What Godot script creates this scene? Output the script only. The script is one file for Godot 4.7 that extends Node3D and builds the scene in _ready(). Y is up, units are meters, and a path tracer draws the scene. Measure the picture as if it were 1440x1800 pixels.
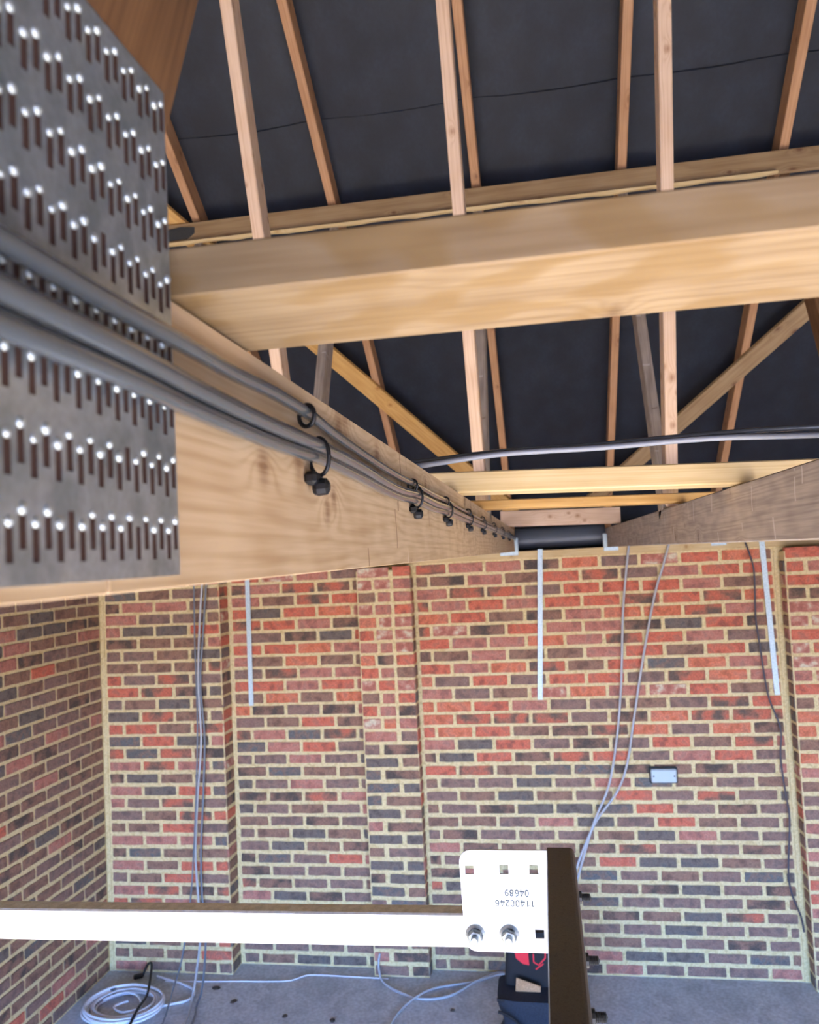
extends Node3D
# Garage interior under a trussed roof: brick back wall, toothed nail plate and cables close by, door track below.

const CAM_H := 2.454
const DEPTH := 4.834          # camera to back wall panel
const SLOPE := 0.78           # roof pitch (rise per metre)
const RIDGE_Z := -1.5
var rng := RandomNumberGenerator.new()
var M := {}
var taken := {}
var brick_cache := {}

func _ready():
	rng.seed = 4711
	set_camera_and_light()
	make_materials()
	build_shell()
	build_brickwork()
	build_roof()
	build_trusses()
	build_loose_timbers()
	build_plate_and_straps()
	build_truss_cables()
	build_track_frame()
	build_wall_items()
	build_floor_items()

# ------------------------------------------------------------------ camera, sky, sun
func set_camera_and_light():
	var cam := Camera3D.new()
	cam.name = "camera"
	add_child(cam)
	cam.near = 0.02
	cam.far = 200.0
	cam.position = Vector3(0, CAM_H, 0)
	cam.rotation = Vector3(0.0539086, 0.1610914, -0.0504834)
	var at := CameraAttributesPhysical.new()
	at.frustum_focal_length = 27.475
	at.exposure_aperture = 12.0
	at.frustum_focus_distance = 0.95
	at.frustum_near = 0.02
	at.frustum_far = 200.0
	cam.attributes = at
	cam.fov = 64.99
	cam.current = true
	var env := Environment.new()
	env.background_mode = Environment.BG_SKY
	env.tonemap_mode = Environment.TONE_MAPPER_LINEAR
	env.tonemap_exposure = 5.0
	env.sdfgi_enabled = true
	env.ssao_enabled = true
	env.ssil_enabled = true
	var sk := ProceduralSkyMaterial.new()
	sk.sky_top_color = Color(0.22, 0.48, 0.85)
	sk.sky_horizon_color = Color(0.64, 0.79, 1.0)
	sk.ground_bottom_color = Color(0.42, 0.40, 0.36)
	sk.ground_horizon_color = Color(0.6, 0.62, 0.62)
	sk.sky_energy_multiplier = 2.35
	sk.sun_angle_max = 4.0
	var sky := Sky.new()
	sky.sky_material = sk
	env.sky = sky
	var we := WorldEnvironment.new()
	we.name = "world_environment"
	we.environment = env
	add_child(we)
	var sun := DirectionalLight3D.new()
	sun.name = "sun"
	sun.light_color = Color(1.0, 0.91, 0.76)
	sun.light_energy = 4.9
	sun.light_angular_distance = 0.6
	sun.shadow_enabled = true
	add_child(sun)
	sun.look_at_from_position(Vector3(1.5, 4.7, 6.6), Vector3.ZERO, Vector3.UP)

# ------------------------------------------------------------------ naming and tagging
func numbered(called: String) -> String:
	if not taken.has(called):
		taken[called] = 0
		return called
	taken[called] += 1
	return "%s_%03d" % [called, taken[called]]

func thing(called: String, label: String, category: String, at := Vector3.ZERO, group := "") -> Node3D:
	var o := Node3D.new()
	o.name = numbered(called)
	add_child(o)
	o.position = at
	o.set_meta("label", label)
	o.set_meta("category", category)
	if group != "":
		o.set_meta("group", group)
	return o

func structure(called: String, label: String, at := Vector3.ZERO) -> Node3D:
	var o := Node3D.new()
	o.name = numbered(called)
	add_child(o)
	o.position = at
	o.set_meta("kind", "structure")
	o.set_meta("label", label)
	o.set_meta("category", called.split("_")[0])
	return o

func put(mesh: Mesh, called: String, m: Material, parent: Node3D, at: Transform3D) -> MeshInstance3D:
	# "at" is in world axes; the part is stored relative to its parent
	var o := MeshInstance3D.new()
	o.name = called
	o.mesh = mesh
	o.material_override = m
	o.cast_shadow = GeometryInstance3D.SHADOW_CASTING_SETTING_ON
	parent.add_child(o, true)
	o.transform = chain(parent).affine_inverse() * at
	return o

func chain(n: Node3D) -> Transform3D:
	var t := Transform3D.IDENTITY
	var k: Node = n
	while k != self and k is Node3D:
		t = k.transform * t
		k = k.get_parent()
	return t

# ------------------------------------------------------------------ mesh helpers
func begin() -> SurfaceTool:
	var st := SurfaceTool.new()
	st.begin(Mesh.PRIMITIVE_TRIANGLES)
	st.set_smooth_group(-1)
	return st

func done(st: SurfaceTool) -> ArrayMesh:
	st.generate_normals()
	return st.commit()

func tri_out(st: SurfaceTool, a: Vector3, b: Vector3, c: Vector3, centre: Vector3):
	# wind clockwise as seen from outside "centre"
	if (b - a).cross(c - a).dot((a + b + c) / 3.0 - centre) > 0.0:
		st.add_vertex(a); st.add_vertex(c); st.add_vertex(b)
	else:
		st.add_vertex(a); st.add_vertex(b); st.add_vertex(c)

func quad_out(st: SurfaceTool, a: Vector3, b: Vector3, c: Vector3, d: Vector3, centre: Vector3):
	tri_out(st, a, b, c, centre)
	tri_out(st, a, c, d, centre)

func add_box(st: SurfaceTool, lo: Vector3, hi: Vector3, bevel := 0.0):
	var c := (lo + hi) / 2.0
	var h := (hi - lo) / 2.0
	var b: float = min(bevel, min(h.x, min(h.y, h.z)) * 0.9)
	var at := func(axis: int, s: Vector3) -> Vector3:
		var p := Vector3(h.x * s.x, h.y * s.y, h.z * s.z)
		for k in 3:
			if k != axis:
				p[k] -= b * s[k]
		return c + p
	for axis in 3:
		var u := (axis + 1) % 3
		var v := (axis + 2) % 3
		for s in [-1.0, 1.0]:
			var q := []
			for e in [[-1, -1], [1, -1], [1, 1], [-1, 1]]:
				var g := Vector3.ZERO
				g[axis] = s; g[u] = e[0]; g[v] = e[1]
				q.append(at.call(axis, g))
			quad_out(st, q[0], q[1], q[2], q[3], c)
		if b > 0.0:
			for su in [-1.0, 1.0]:
				for sv in [-1.0, 1.0]:
					var g1 := Vector3.ZERO
					var g2 := Vector3.ZERO
					g1[axis] = -1; g1[u] = su; g1[v] = sv
					g2[axis] = 1; g2[u] = su; g2[v] = sv
					quad_out(st, at.call(u, g1), at.call(u, g2), at.call(v, g2), at.call(v, g1), c)
	if b > 0.0:
		for sx in [-1.0, 1.0]:
			for sy in [-1.0, 1.0]:
				for sz in [-1.0, 1.0]:
					var g := Vector3(sx, sy, sz)
					tri_out(st, at.call(0, g), at.call(1, g), at.call(2, g), c)

func box_mesh(size: Vector3, bevel := 0.002) -> ArrayMesh:
	var st := begin()
	add_box(st, -size / 2.0, size / 2.0, bevel)
	return done(st)

func block(parent: Node3D, called: String, lo: Vector3, hi: Vector3, m: Material, bevel := 0.002) -> MeshInstance3D:
	return put(box_mesh(hi - lo, bevel), called, m, parent, Transform3D(Basis.IDENTITY, (lo + hi) / 2.0))

func bar(parent: Node3D, called: String, a: Vector3, b: Vector3, high: float, wide: float, m: Material, up := Vector3.UP, bevel := 0.0025) -> MeshInstance3D:
	# a sawn timber from a to b (centre line); local x runs with the grain, y is "high", z is "wide"
	var x := (b - a).normalized()
	var z := x.cross(up).normalized()
	var y := z.cross(x).normalized()
	return put(box_mesh(Vector3((b - a).length(), high, wide), bevel), called, m, parent, Transform3D(Basis(x, y, z), (a + b) / 2.0))

func smooth_path(pts: Array, step := 6) -> PackedVector3Array:
	var out := PackedVector3Array()
	for i in pts.size() - 1:
		var p0: Vector3 = pts[max(i - 1, 0)]
		var p1: Vector3 = pts[i]
		var p2: Vector3 = pts[i + 1]
		var p3: Vector3 = pts[min(i + 2, pts.size() - 1)]
		for k in step:
			out.append(p1.cubic_interpolate(p2, p0, p3, float(k) / step))
	out.append(pts[pts.size() - 1])
	return out

func add_tube(st: SurfaceTool, path: PackedVector3Array, radius: float, sides := 8):
	var n := path.size()
	var t0 := (path[1] - path[0]).normalized()
	var side := t0.cross(Vector3.UP if abs(t0.y) < 0.9 else Vector3.RIGHT).normalized()
	var rings := []
	for i in n:
		var t: Vector3
		if i == 0:
			t = path[1] - path[0]
		elif i == n - 1:
			t = path[n - 1] - path[n - 2]
		else:
			t = path[i + 1] - path[i - 1]
		t = t.normalized()
		side = (side - t * side.dot(t)).normalized()
		var up := t.cross(side)
		var ring := []
		for k in sides:
			var a := TAU * k / sides
			var d := side * cos(a) + up * sin(a)
			ring.append([path[i] + d * radius, d])
		rings.append(ring)
	for i in n - 1:
		for k in sides:
			var a = rings[i][k]
			var b = rings[i][(k + 1) % sides]
			var c = rings[i + 1][(k + 1) % sides]
			var d = rings[i + 1][k]
			for v in [a, c, b, a, d, c]:
				st.set_normal(v[1])
				st.add_vertex(v[0])
	for e in [0, n - 1]:
		var nn: Vector3 = (path[0] - path[1]).normalized() if e == 0 else (path[n - 1] - path[n - 2]).normalized()
		for k in sides:
			for v in ([path[e], rings[e][k][0], rings[e][(k + 1) % sides][0]] if e == 0 else [path[e], rings[e][(k + 1) % sides][0], rings[e][k][0]]):
				st.set_normal(nn)
				st.add_vertex(v)

func tube_mesh(path: PackedVector3Array, radius: float, sides := 8) -> ArrayMesh:
	var st := SurfaceTool.new()
	st.begin(Mesh.PRIMITIVE_TRIANGLES)
	add_tube(st, path, radius, sides)
	return st.commit()

func cable(called: String, label: String, pts: Array, radius: float, m: Material, group := "", category := "cable", sides := 8) -> Node3D:
	var o := MeshInstance3D.new()
	o.name = numbered(called)
	add_child(o)
	var base: Vector3 = pts[pts.size() - 1]
	var local := []
	for p in pts:
		local.append(p - base)
	o.mesh = tube_mesh(smooth_path(local), radius, sides)
	o.material_override = m
	o.position = base
	o.set_meta("label", label)
	o.set_meta("category", category)
	if group != "":
		o.set_meta("group", group)
	return o

func loft(rings: Array, smooth := true) -> ArrayMesh:
	# rings of equal count, closed round; both ends capped
	var st := SurfaceTool.new()
	st.begin(Mesh.PRIMITIVE_TRIANGLES)
	st.set_smooth_group(0 if smooth else -1)
	var n: int = rings[0].size()
	for i in rings.size() - 1:
		var c := Vector3.ZERO
		for p in rings[i]:
			c += p / n
		for p in rings[i + 1]:
			c += p / n
		c /= 2.0
		for k in n:
			quad_out(st, rings[i][k], rings[i][(k + 1) % n], rings[i + 1][(k + 1) % n], rings[i + 1][k], c)
	var mid := Vector3.ZERO
	for r in rings:
		for p in r:
			mid += p / (n * rings.size())
	st.set_smooth_group(-1)
	for e in [0, rings.size() - 1]:
		var c := Vector3.ZERO
		for p in rings[e]:
			c += p / n
		for k in n:
			tri_out(st, c, rings[e][k], rings[e][(k + 1) % n], mid)
	st.generate_normals()
	return st.commit()

func prism(points: Array, depth: float) -> ArrayMesh:
	# a flat outline in x, y given thickness along z, centred on z = 0
	var st := begin()
	var poly := PackedVector2Array(points)
	var ids := Geometry2D.triangulate_polygon(poly)
	for i in range(0, ids.size(), 3):
		for s in [-1.0, 1.0]:
			var a := Vector3(poly[ids[i]].x, poly[ids[i]].y, s * depth / 2)
			var b := Vector3(poly[ids[i + 1]].x, poly[ids[i + 1]].y, s * depth / 2)
			var c := Vector3(poly[ids[i + 2]].x, poly[ids[i + 2]].y, s * depth / 2)
			tri_out(st, a, b, c, Vector3((a + b + c).x / 3, (a + b + c).y / 3, 0))
	var ccw := not Geometry2D.is_polygon_clockwise(poly)
	for i in poly.size():
		var p := poly[i]
		var q := poly[(i + 1) % poly.size()]
		var d := (q - p).normalized()
		var outw := Vector2(d.y, -d.x) if ccw else Vector2(-d.y, d.x)
		var mid := (p + q) / 2 - outw * 0.01
		quad_out(st, Vector3(p.x, p.y, -depth / 2), Vector3(q.x, q.y, -depth / 2), Vector3(q.x, q.y, depth / 2), Vector3(p.x, p.y, depth / 2), Vector3(mid.x, mid.y, 0))
	return done(st)

func lathe_parts(st: SurfaceTool, profile: Array, sides: int, phase := 0.0):
	# profile of [radius, y]; axis along y
	for i in profile.size() - 1:
		for k in sides:
			var a0 := TAU * k / sides + phase
			var a1 := TAU * (k + 1) / sides + phase
			var f := func(p, a): return Vector3(cos(a) * p[0], p[1], sin(a) * p[0])
			var p = profile[i]
			var q = profile[i + 1]
			var lo: float = profile[0][1]
			var hi: float = profile[profile.size() - 1][1]
			quad_out(st, f.call(p, a0), f.call(p, a1), f.call(q, a1), f.call(q, a0), Vector3(0, clamp((p[1] + q[1]) / 2, lo + 0.0005, hi - 0.0005), 0))

# ------------------------------------------------------------------ materials
func noise_bytes(w: int, h: int, freq: float, sd: int, octaves := 4) -> PackedByteArray:
	var n := FastNoiseLite.new()
	n.seed = sd
	n.noise_type = FastNoiseLite.TYPE_SIMPLEX_SMOOTH
	n.frequency = freq
	n.fractal_octaves = octaves
	var im := n.get_seamless_image(w, h)
	im.convert(Image.FORMAT_L8)
	return im.get_data()

func grain_bytes(w: int, h: int, freq: float, sd: int, octaves := 3) -> PackedByteArray:
	# noise drawn out along u, as timber is
	var n := FastNoiseLite.new()
	n.seed = sd
	n.noise_type = FastNoiseLite.TYPE_SIMPLEX_SMOOTH
	n.frequency = freq
	n.fractal_octaves = octaves
	var im := n.get_seamless_image(w / 16, h)
	im.convert(Image.FORMAT_L8)
	im.resize(w, h, Image.INTERPOLATE_CUBIC)
	return im.get_data()

func texture_of(w: int, h: int, data: PackedByteArray) -> ImageTexture:
	var im := Image.create_from_data(w, h, false, Image.FORMAT_RGB8, data)
	im.generate_mipmaps()
	return ImageTexture.create_from_image(im)

func blotch(cols: Array, sd: int, freq := 0.018, grain := 0.35, bias := 0.0, sharp := 1.6) -> ImageTexture:
	# a mottled surface: colours mixed by coarse noise, broken by fine grain
	var w := 256
	var a := noise_bytes(w, w, freq, sd)
	var b := noise_bytes(w, w, 0.16, sd + 50, 3)
	var out := PackedByteArray()
	out.resize(w * w * 3)
	for i in w * w:
		var f: float = clamp((a[i] / 255.0 - 0.5) * sharp + 0.5 + bias, 0.0, 0.9999) * (cols.size() - 1)
		var k := int(f)
		var c: Color = cols[k].lerp(cols[k + 1], f - k)
		var g: float = 1.0 + (b[i] / 255.0 - 0.5) * grain
		out[i * 3] = int(clamp(c.r * g * 255.0, 0, 255))
		out[i * 3 + 1] = int(clamp(c.g * g * 255.0, 0, 255))
		out[i * 3 + 2] = int(clamp(c.b * g * 255.0, 0, 255))
	return texture_of(w, w, out)

func wood_texture(light: Color, dark: Color, knot: Color, sd: int, w := 512, h := 256, lines := 9, knots := 4, marks := 0, stain := Color(0, 0, 0, 0), pale_share := 0.45) -> ImageTexture:
	# grain runs along u; growth rings bend round the knots; "marks" are saw scars across the grain
	var r := RandomNumberGenerator.new()
	r.seed = sd
	var warp := grain_bytes(w, h, 0.012, sd, 2)
	var fine := grain_bytes(w, h, 0.14, sd + 7, 3)
	var tone := noise_bytes(w, h, 0.012, sd + 13, 2)
	var kn := []
	for k in knots:
		kn.append([r.randf_range(0.05, 0.95) * w, r.randf_range(0.15, 0.85) * h, r.randf_range(0.7, 1.3)])
	var mk := []
	for k in marks:
		mk.append([r.randf_range(0.02, 0.98) * w, r.randf_range(-0.2, 0.8) * h, r.randf_range(0.08, 0.45) * h, r.randf() < pale_share, r.randf_range(1.0, 2.6)])
	var out := PackedByteArray()
	out.resize(w * h * 3)
	for y in h:
		for x in w:
			var i := y * w + x
			var ph := float(y) / h * lines + (warp[i] / 255.0 - 0.5) * 2.2
			var kd := 0.0
			for k in kn:
				var dx: float = (x - k[0]) / (w * 0.010 * k[2])
				var dy: float = (y - k[1]) / (h * 0.085 * k[2])
				var d2: float = dx * dx * 0.35 + dy * dy
				if d2 < 16.0:
					ph += 2.2 * exp(-d2 * 0.45)
				var e2: float = dx * dx + dy * dy
				if e2 < 6.0:
					kd = max(kd, clamp(exp(-e2 * 1.1) * (0.8 + (fine[i] / 255.0 - 0.5)), 0.0, 1.0))
			var s := 0.5 + 0.5 * sin(TAU * ph)
			s = s * s
			var f: float = clamp(s * 0.4 + (fine[i] / 255.0 - 0.5) * 0.55 + (tone[i] / 255.0 - 0.5) * 0.6 + 0.2, 0.0, 1.0)
			var c := light.lerp(dark, f)
			c = c.lerp(knot, kd * 0.85)
			if stain.a > 0.0:
				c = c.lerp(stain, clamp((tone[(i * 1 + w * 40) % (w * h)] / 255.0 - 0.52) * 5.0, 0.0, 1.0) * stain.a)
			for q in mk:
				var dx2: float = abs(x - q[0] - sin(y * 0.06) * 2.0)
				if dx2 < q[4] * 2.0 and y > q[1] and y < q[1] + q[2]:
					var a: float = clamp(1.0 - dx2 / (q[4] * 2.0), 0.0, 1.0)
					c = c.lerp(light.lightened(0.45) if q[3] else knot, a * 0.8)
			out[i * 3] = int(clamp(c.r * 255.0, 0, 255))
			out[i * 3 + 1] = int(clamp(c.g * 255.0, 0, 255))
			out[i * 3 + 2] = int(clamp(c.b * 255.0, 0, 255))
	return texture_of(w, h, out)

func wood(t: Texture2D, span := Vector2(1.2, 0.14), shift := Vector3.ZERO, rough := 0.75) -> StandardMaterial3D:
	var m := StandardMaterial3D.new()
	m.albedo_texture = t
	m.uv1_triplanar = true
	m.uv1_scale = Vector3(1.0 / span.x, 1.0 / span.y, 1.0 / span.y)
	m.uv1_offset = shift
	m.uv1_triplanar_sharpness = 8.0
	m.roughness = rough
	return m

func tiled(t: Texture2D, per_metre: float, rough := 0.9, world := true) -> StandardMaterial3D:
	var m := StandardMaterial3D.new()
	m.albedo_texture = t
	m.uv1_triplanar = true
	m.uv1_world_triplanar = world
	m.uv1_scale = Vector3.ONE * per_metre
	m.uv1_triplanar_sharpness = 6.0
	m.roughness = rough
	return m

func plain(c: Color, rough := 0.6, metal := 0.0) -> StandardMaterial3D:
	var m := StandardMaterial3D.new()
	m.albedo_color = c
	m.roughness = rough
	m.metallic = metal
	return m

func C(r: int, g: int, b: int) -> Color:
	return Color(r / 255.0, g / 255.0, b / 255.0)

func make_materials():
	# bricks
	M.red = tiled(blotch([C(160, 94, 76), C(200, 106, 80), C(208, 116, 90), C(180, 110, 88)], 11, 0.018, 0.3), 2.3)
	M.orange = tiled(blotch([C(180, 104, 76), C(208, 118, 84), C(212, 130, 100), C(186, 116, 90)], 12, 0.018, 0.3), 2.1)
	M.pink = tiled(blotch([C(154, 104, 90), C(180, 116, 98), C(192, 130, 110), C(168, 120, 104)], 13, 0.018, 0.3), 2.5)
	M.brown = tiled(blotch([C(122, 92, 76), C(146, 108, 88), C(156, 118, 96), C(132, 102, 84)], 14, 0.018, 0.3), 2.2)
	M.plum = tiled(blotch([C(122, 98, 86), C(140, 108, 94), C(150, 118, 102), C(128, 104, 92)], 15, 0.018, 0.3), 2.4)
	M.slate = tiled(blotch([C(96, 85, 77), C(114, 99, 88), C(122, 107, 96), C(106, 97, 90)], 16, 0.018, 0.35), 2.6)
	M.flashed = tiled(blotch([C(108, 90, 78), C(134, 98, 80), C(174, 108, 86), C(196, 108, 82)], 17, 0.014, 0.3, 0.05, 2.0), 1.9)
	M.burnt = tiled(blotch([C(88, 76, 68), C(110, 88, 74), C(136, 102, 84), C(150, 110, 90)], 18, 0.014, 0.35, 0.0, 2.0), 2.0)
	M.limed = tiled(blotch([C(170, 106, 88), C(188, 122, 104), C(198, 150, 126), C(214, 198, 168)], 19, 0.022, 0.25, -0.02, 1.9), 2.2)
	M.bluish = tiled(blotch([C(104, 98, 92), C(120, 104, 94), C(134, 108, 92), C(108, 104, 100)], 20, 0.016, 0.35, 0.0, 2.2), 2.0)
	M.mortar = tiled(blotch([C(208, 184, 132), C(222, 200, 146), C(228, 208, 158), C(216, 194, 142)], 21, 0.03, 0.22), 2.8, 0.95)
	M.render = tiled(blotch([C(176, 164, 144), C(190, 178, 158), C(198, 188, 168)], 23), 1.0, 0.95)
	M.concrete = tiled(blotch([C(180, 186, 190), C(194, 199, 203), C(204, 208, 211), C(186, 191, 195)], 24, 0.012, 0.22), 0.9, 0.8)
	M.drive = tiled(blotch([C(98, 97, 95), C(110, 108, 106), C(120, 118, 116)], 25), 0.5, 0.9)
	# timber
	var t_tan := wood_texture(C(206, 178, 140), C(176, 144, 104), C(128, 92, 60), 31, 1024, 256, 14, 9, 9, Color(0, 0, 0, 0), 0.25)
	var t_pale := wood_texture(C(216, 186, 156), C(194, 158, 126), C(140, 98, 68), 32, 512, 128, 7, 5, 0)
	var t_orange := wood_texture(C(186, 142, 102), C(160, 114, 76), C(112, 74, 48), 33, 512, 128, 7, 4, 0)
	var t_yellow := wood_texture(C(206, 162, 96), C(182, 134, 68), C(150, 96, 40), 34, 512, 256, 6, 2, 0)
	var t_straw := wood_texture(C(216, 190, 140), C(196, 164, 110), C(160, 116, 66), 35, 512, 256, 6, 2, 0)
	var t_grey := wood_texture(C(184, 168, 150), C(142, 127, 114), C(112, 92, 78), 36, 1024, 256, 12, 3, 18, Color(0, 0, 0, 0), 0.7)
	var t_stain := wood_texture(C(156, 132, 98), C(128, 103, 70), C(96, 70, 42), 37, 512, 256, 8, 1, 0, Color(0.50, 0.38, 0.20, 0.5))
	var t_brown := wood_texture(C(134, 96, 60), C(106, 72, 42), C(80, 52, 30), 38, 512, 256, 8, 1, 0)
	var t_olive := wood_texture(C(166, 138, 100), C(140, 110, 74), C(100, 66, 42), 39, 512, 128, 6, 5, 0)
	M.tan = wood(t_tan, Vector2(1.1, 0.16), Vector3(0.1, 0.3, 0.2))
	M.pale = [wood(t_pale, Vector2(1.0, 0.09)), wood(t_pale, Vector2(1.0, 0.09), Vector3(0.4, 0.3, 0.6)), wood(t_pale, Vector2(1.0, 0.09), Vector3(0.7, 0.6, 0.1))]
	M.orange_wood = [wood(t_orange, Vector2(1.1, 0.09)), wood(t_orange, Vector2(1.1, 0.09), Vector3(0.3, 0.5, 0.2)), wood(t_orange, Vector2(1.1, 0.09), Vector3(0.6, 0.2, 0.7))]
	M.yellow = [wood(t_yellow, Vector2(1.0, 0.12)), wood(t_yellow, Vector2(1.0, 0.12), Vector3(0.4, 0.5, 0.3))]
	M.straw = [wood(t_straw, Vector2(1.0, 0.12)), wood(t_straw, Vector2(1.0, 0.12), Vector3(0.5, 0.4, 0.3))]
	M.grey = [wood(t_grey, Vector2(1.3, 0.16)), wood(t_grey, Vector2(1.3, 0.16), Vector3(0.4, 0.3, 0.6))]
	M.stain = wood(t_stain, Vector2(0.5, 0.16))
	M.brown_wood = wood(t_brown, Vector2(0.7, 0.12))
	M.olive = wood(t_olive, Vector2(1.3, 0.12))
	M.felt = tiled(blotch([C(19, 23, 31), C(24, 29, 38), C(30, 36, 46)], 41, 0.02, 0.3), 1.3, 0.62)
	M.gloss_black = plain(C(84, 90, 98), 0.4)
	# metal, plastic, cloth
	M.galv = tiled(blotch([C(150, 160, 164), C(176, 184, 186), C(196, 202, 202), C(160, 170, 174)], 42, 0.03, 0.15), 6.0, 0.42)
	M.galv.metallic = 0.85
	M.plate_steel = tiled(blotch([C(158, 168, 172), C(182, 192, 196), C(198, 206, 210), C(170, 180, 184)], 43, 0.012, 0.12), 5.0, 0.36)
	M.plate_steel.metallic = 0.8
	M.tooth = plain(C(206, 214, 212), 0.38, 0.6)
	M.torn = plain(C(66, 42, 32), 0.95)
	M.strap = tiled(blotch([C(190, 208, 212), C(206, 222, 224), C(216, 230, 232)], 44, 0.05, 0.15), 6.0, 0.5)
	M.strap.metallic = 0.2
	M.rail = tiled(blotch([C(66, 67, 68), C(78, 79, 79), C(72, 73, 73)], 45, 0.04, 0.25), 14.0, 0.36)
	M.rail.metallic = 0.35
	M.bright_steel = tiled(blotch([C(206, 212, 212), C(222, 226, 226), C(232, 236, 236)], 46, 0.03, 0.08), 8.0, 0.45)
	M.bright_steel.metallic = 0.6
	M.cable = plain(C(80, 84, 86), 0.18)
	M.cable.clearcoat_enabled = true
	M.cable.clearcoat = 0.6
	M.cable.clearcoat_roughness = 0.2
	M.cable_light = plain(C(186, 186, 186), 0.45)
	M.cable_mid = plain(C(132, 134, 138), 0.4)
	M.cable_dark = plain(C(78, 74, 82), 0.5)
	M.cable_blue = plain(C(116, 122, 130), 0.45)
	M.white_cable = plain(C(236, 237, 240), 0.4)
	M.black = plain(C(22, 22, 24), 0.5)
	M.tie = plain(C(20, 21, 23), 0.45)
	M.ink = plain(C(34, 58, 72), 0.8)
	M.box_grey = plain(C(190, 204, 208), 0.5)
	M.box_dark = plain(C(56, 60, 62), 0.6)
	M.bag = tiled(blotch([C(26, 32, 42), C(34, 42, 54), C(40, 48, 60)], 47, 0.04, 0.5), 9.0, 0.85)
	M.bag_black = plain(C(22, 22, 25), 0.8)
	M.red_print = plain(C(214, 30, 44), 0.6)
	M.card = tiled(blotch([C(166, 128, 92), C(184, 146, 108)], 48), 3.0, 0.9)
	M.dirt = plain(C(70, 58, 48), 0.95)

# ------------------------------------------------------------------ shell
func build_shell():
	var fl := structure("floor", "grey concrete garage floor with pale scuffs", Vector3(0, 0, -1.5))
	block(fl, "slab", Vector3(-3.1, -0.12, -5.2), Vector3(3.3, 0.0, 2.05), M.concrete, 0.0)
	var wf := structure("wall_front", "front wall with two garage door openings behind the camera", Vector3(0, 0, 1.95))
	for a in [[-3.1, -2.4, 0.0, 2.7], [-0.12, 0.28, 0.0, 2.12], [2.75, 3.3, 0.0, 2.7]]:
		block(wf, "masonry", Vector3(a[0], a[2], 1.85), Vector3(a[1], a[3], 2.06), M.render, 0.0)
	block(wf, "lintel", Vector3(-2.4, 2.12, 1.85), Vector3(2.75, 2.7, 2.06), M.render, 0.0)
	var wr := structure("wall_right", "plain right side wall out of frame", Vector3(3.0, 0, -1.5))
	block(wr, "masonry", Vector3(3.0, 0, -5.2), Vector3(3.3, 2.45, 2.06), M.render, 0.0)
	var dr := structure("ground_outside", "grey asphalt driveway in front of the garage doors", Vector3(0, 0, 6))
	block(dr, "paving", Vector3(-14, -0.22, 2.06), Vector3(14, -0.03, 22), M.drive, 0.0)
	var fa := structure("eaves_fascia", "fascia closing the eaves behind the wall plate", Vector3(0, 2.4, -5.15))
	block(fa, "board", Vector3(-3.0, 2.2, -5.18), Vector3(3.2, 2.62, -5.10), M.render, 0.0)
	# gables close the roof space at both ends
	for sx in [-1, 1]:
		var g := structure("gable_wall", "block gable closing the %s end of the roof space" % ("left" if sx < 0 else "right"), Vector3(2.95 * sx, 2.45, -1.5))
		var pts := [Vector2(-5.2, 2.40), Vector2(2.06, 2.40), Vector2(2.06, 2.62), Vector2(RIDGE_Z, 5.42), Vector2(-5.2, 2.55)]
		var mesh := prism(pts, 0.25)
		var xg := -2.9 if sx < 0 else 3.13
		put(mesh, "masonry", M.render, g, Transform3D(Basis(Vector3(0, 0, 1), Vector3.UP, Vector3(-1, 0, 0)), Vector3(xg, 0, 0)))

# ------------------------------------------------------------------ brickwork
func brick_mesh(length: float, high: float, variant: int, rough: float) -> ArrayMesh:
	var key := "%d_%d_%d_%d" % [int(round(length * 200)), int(high * 1000), variant, int(rough * 10000)]
	if brick_cache.has(key):
		return brick_cache[key]
	var r := RandomNumberGenerator.new()
	r.seed = hash(key)
	var hx := length / 2.0
	var hy := high / 2.0
	var pts := []
	var n := 5 if length > 0.12 else 3
	var cut := 0.004
	for i in n:
		pts.append(Vector2(lerp(-hx + cut, hx - cut, float(i) / (n - 1)), -hy))
	pts.append(Vector2(hx, -hy + cut))
	pts.append(Vector2(hx, hy - cut))
	for i in n:
		pts.append(Vector2(lerp(hx - cut, -hx + cut, float(i) / (n - 1)), hy))
	pts.append(Vector2(-hx, hy - cut))
	pts.append(Vector2(-hx, -hy + cut))
	for i in pts.size():
		pts[i] += Vector2(r.randf_range(-rough, rough), r.randf_range(-rough, rough))
	var st := begin()
	var front := []
	for p in pts:
		front.append(Vector3(p.x - sign(p.x) * 0.003, p.y - sign(p.y) * 0.003, 0.0 + r.randf_range(-0.0008, 0.0008)))
	var c := Vector3(0, 0, -0.05)
	for i in pts.size():
		var j := (i + 1) % pts.size()
		tri_out(st, Vector3(0, 0, 0.0005), front[i], front[j], c)
		quad_out(st, front[i], Vector3(pts[i].x, pts[i].y, -0.006), Vector3(pts[j].x, pts[j].y, -0.006), front[j], Vector3(0, 0, -0.02))
		quad_out(st, Vector3(pts[i].x, pts[i].y, -0.006), Vector3(pts[i].x, pts[i].y, -0.03), Vector3(pts[j].x, pts[j].y, -0.03), Vector3(pts[j].x, pts[j].y, -0.006), Vector3(0, 0, -0.02))
	var m := done(st)
	brick_cache[key] = m
	return m

func pick(weights: Dictionary) -> Material:
	var total := 0.0
	for k in weights:
		total += weights[k]
	var x := rng.randf() * total
	for k in weights:
		x -= weights[k]
		if x <= 0.0:
			return M[k]
	return M.brown

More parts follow.
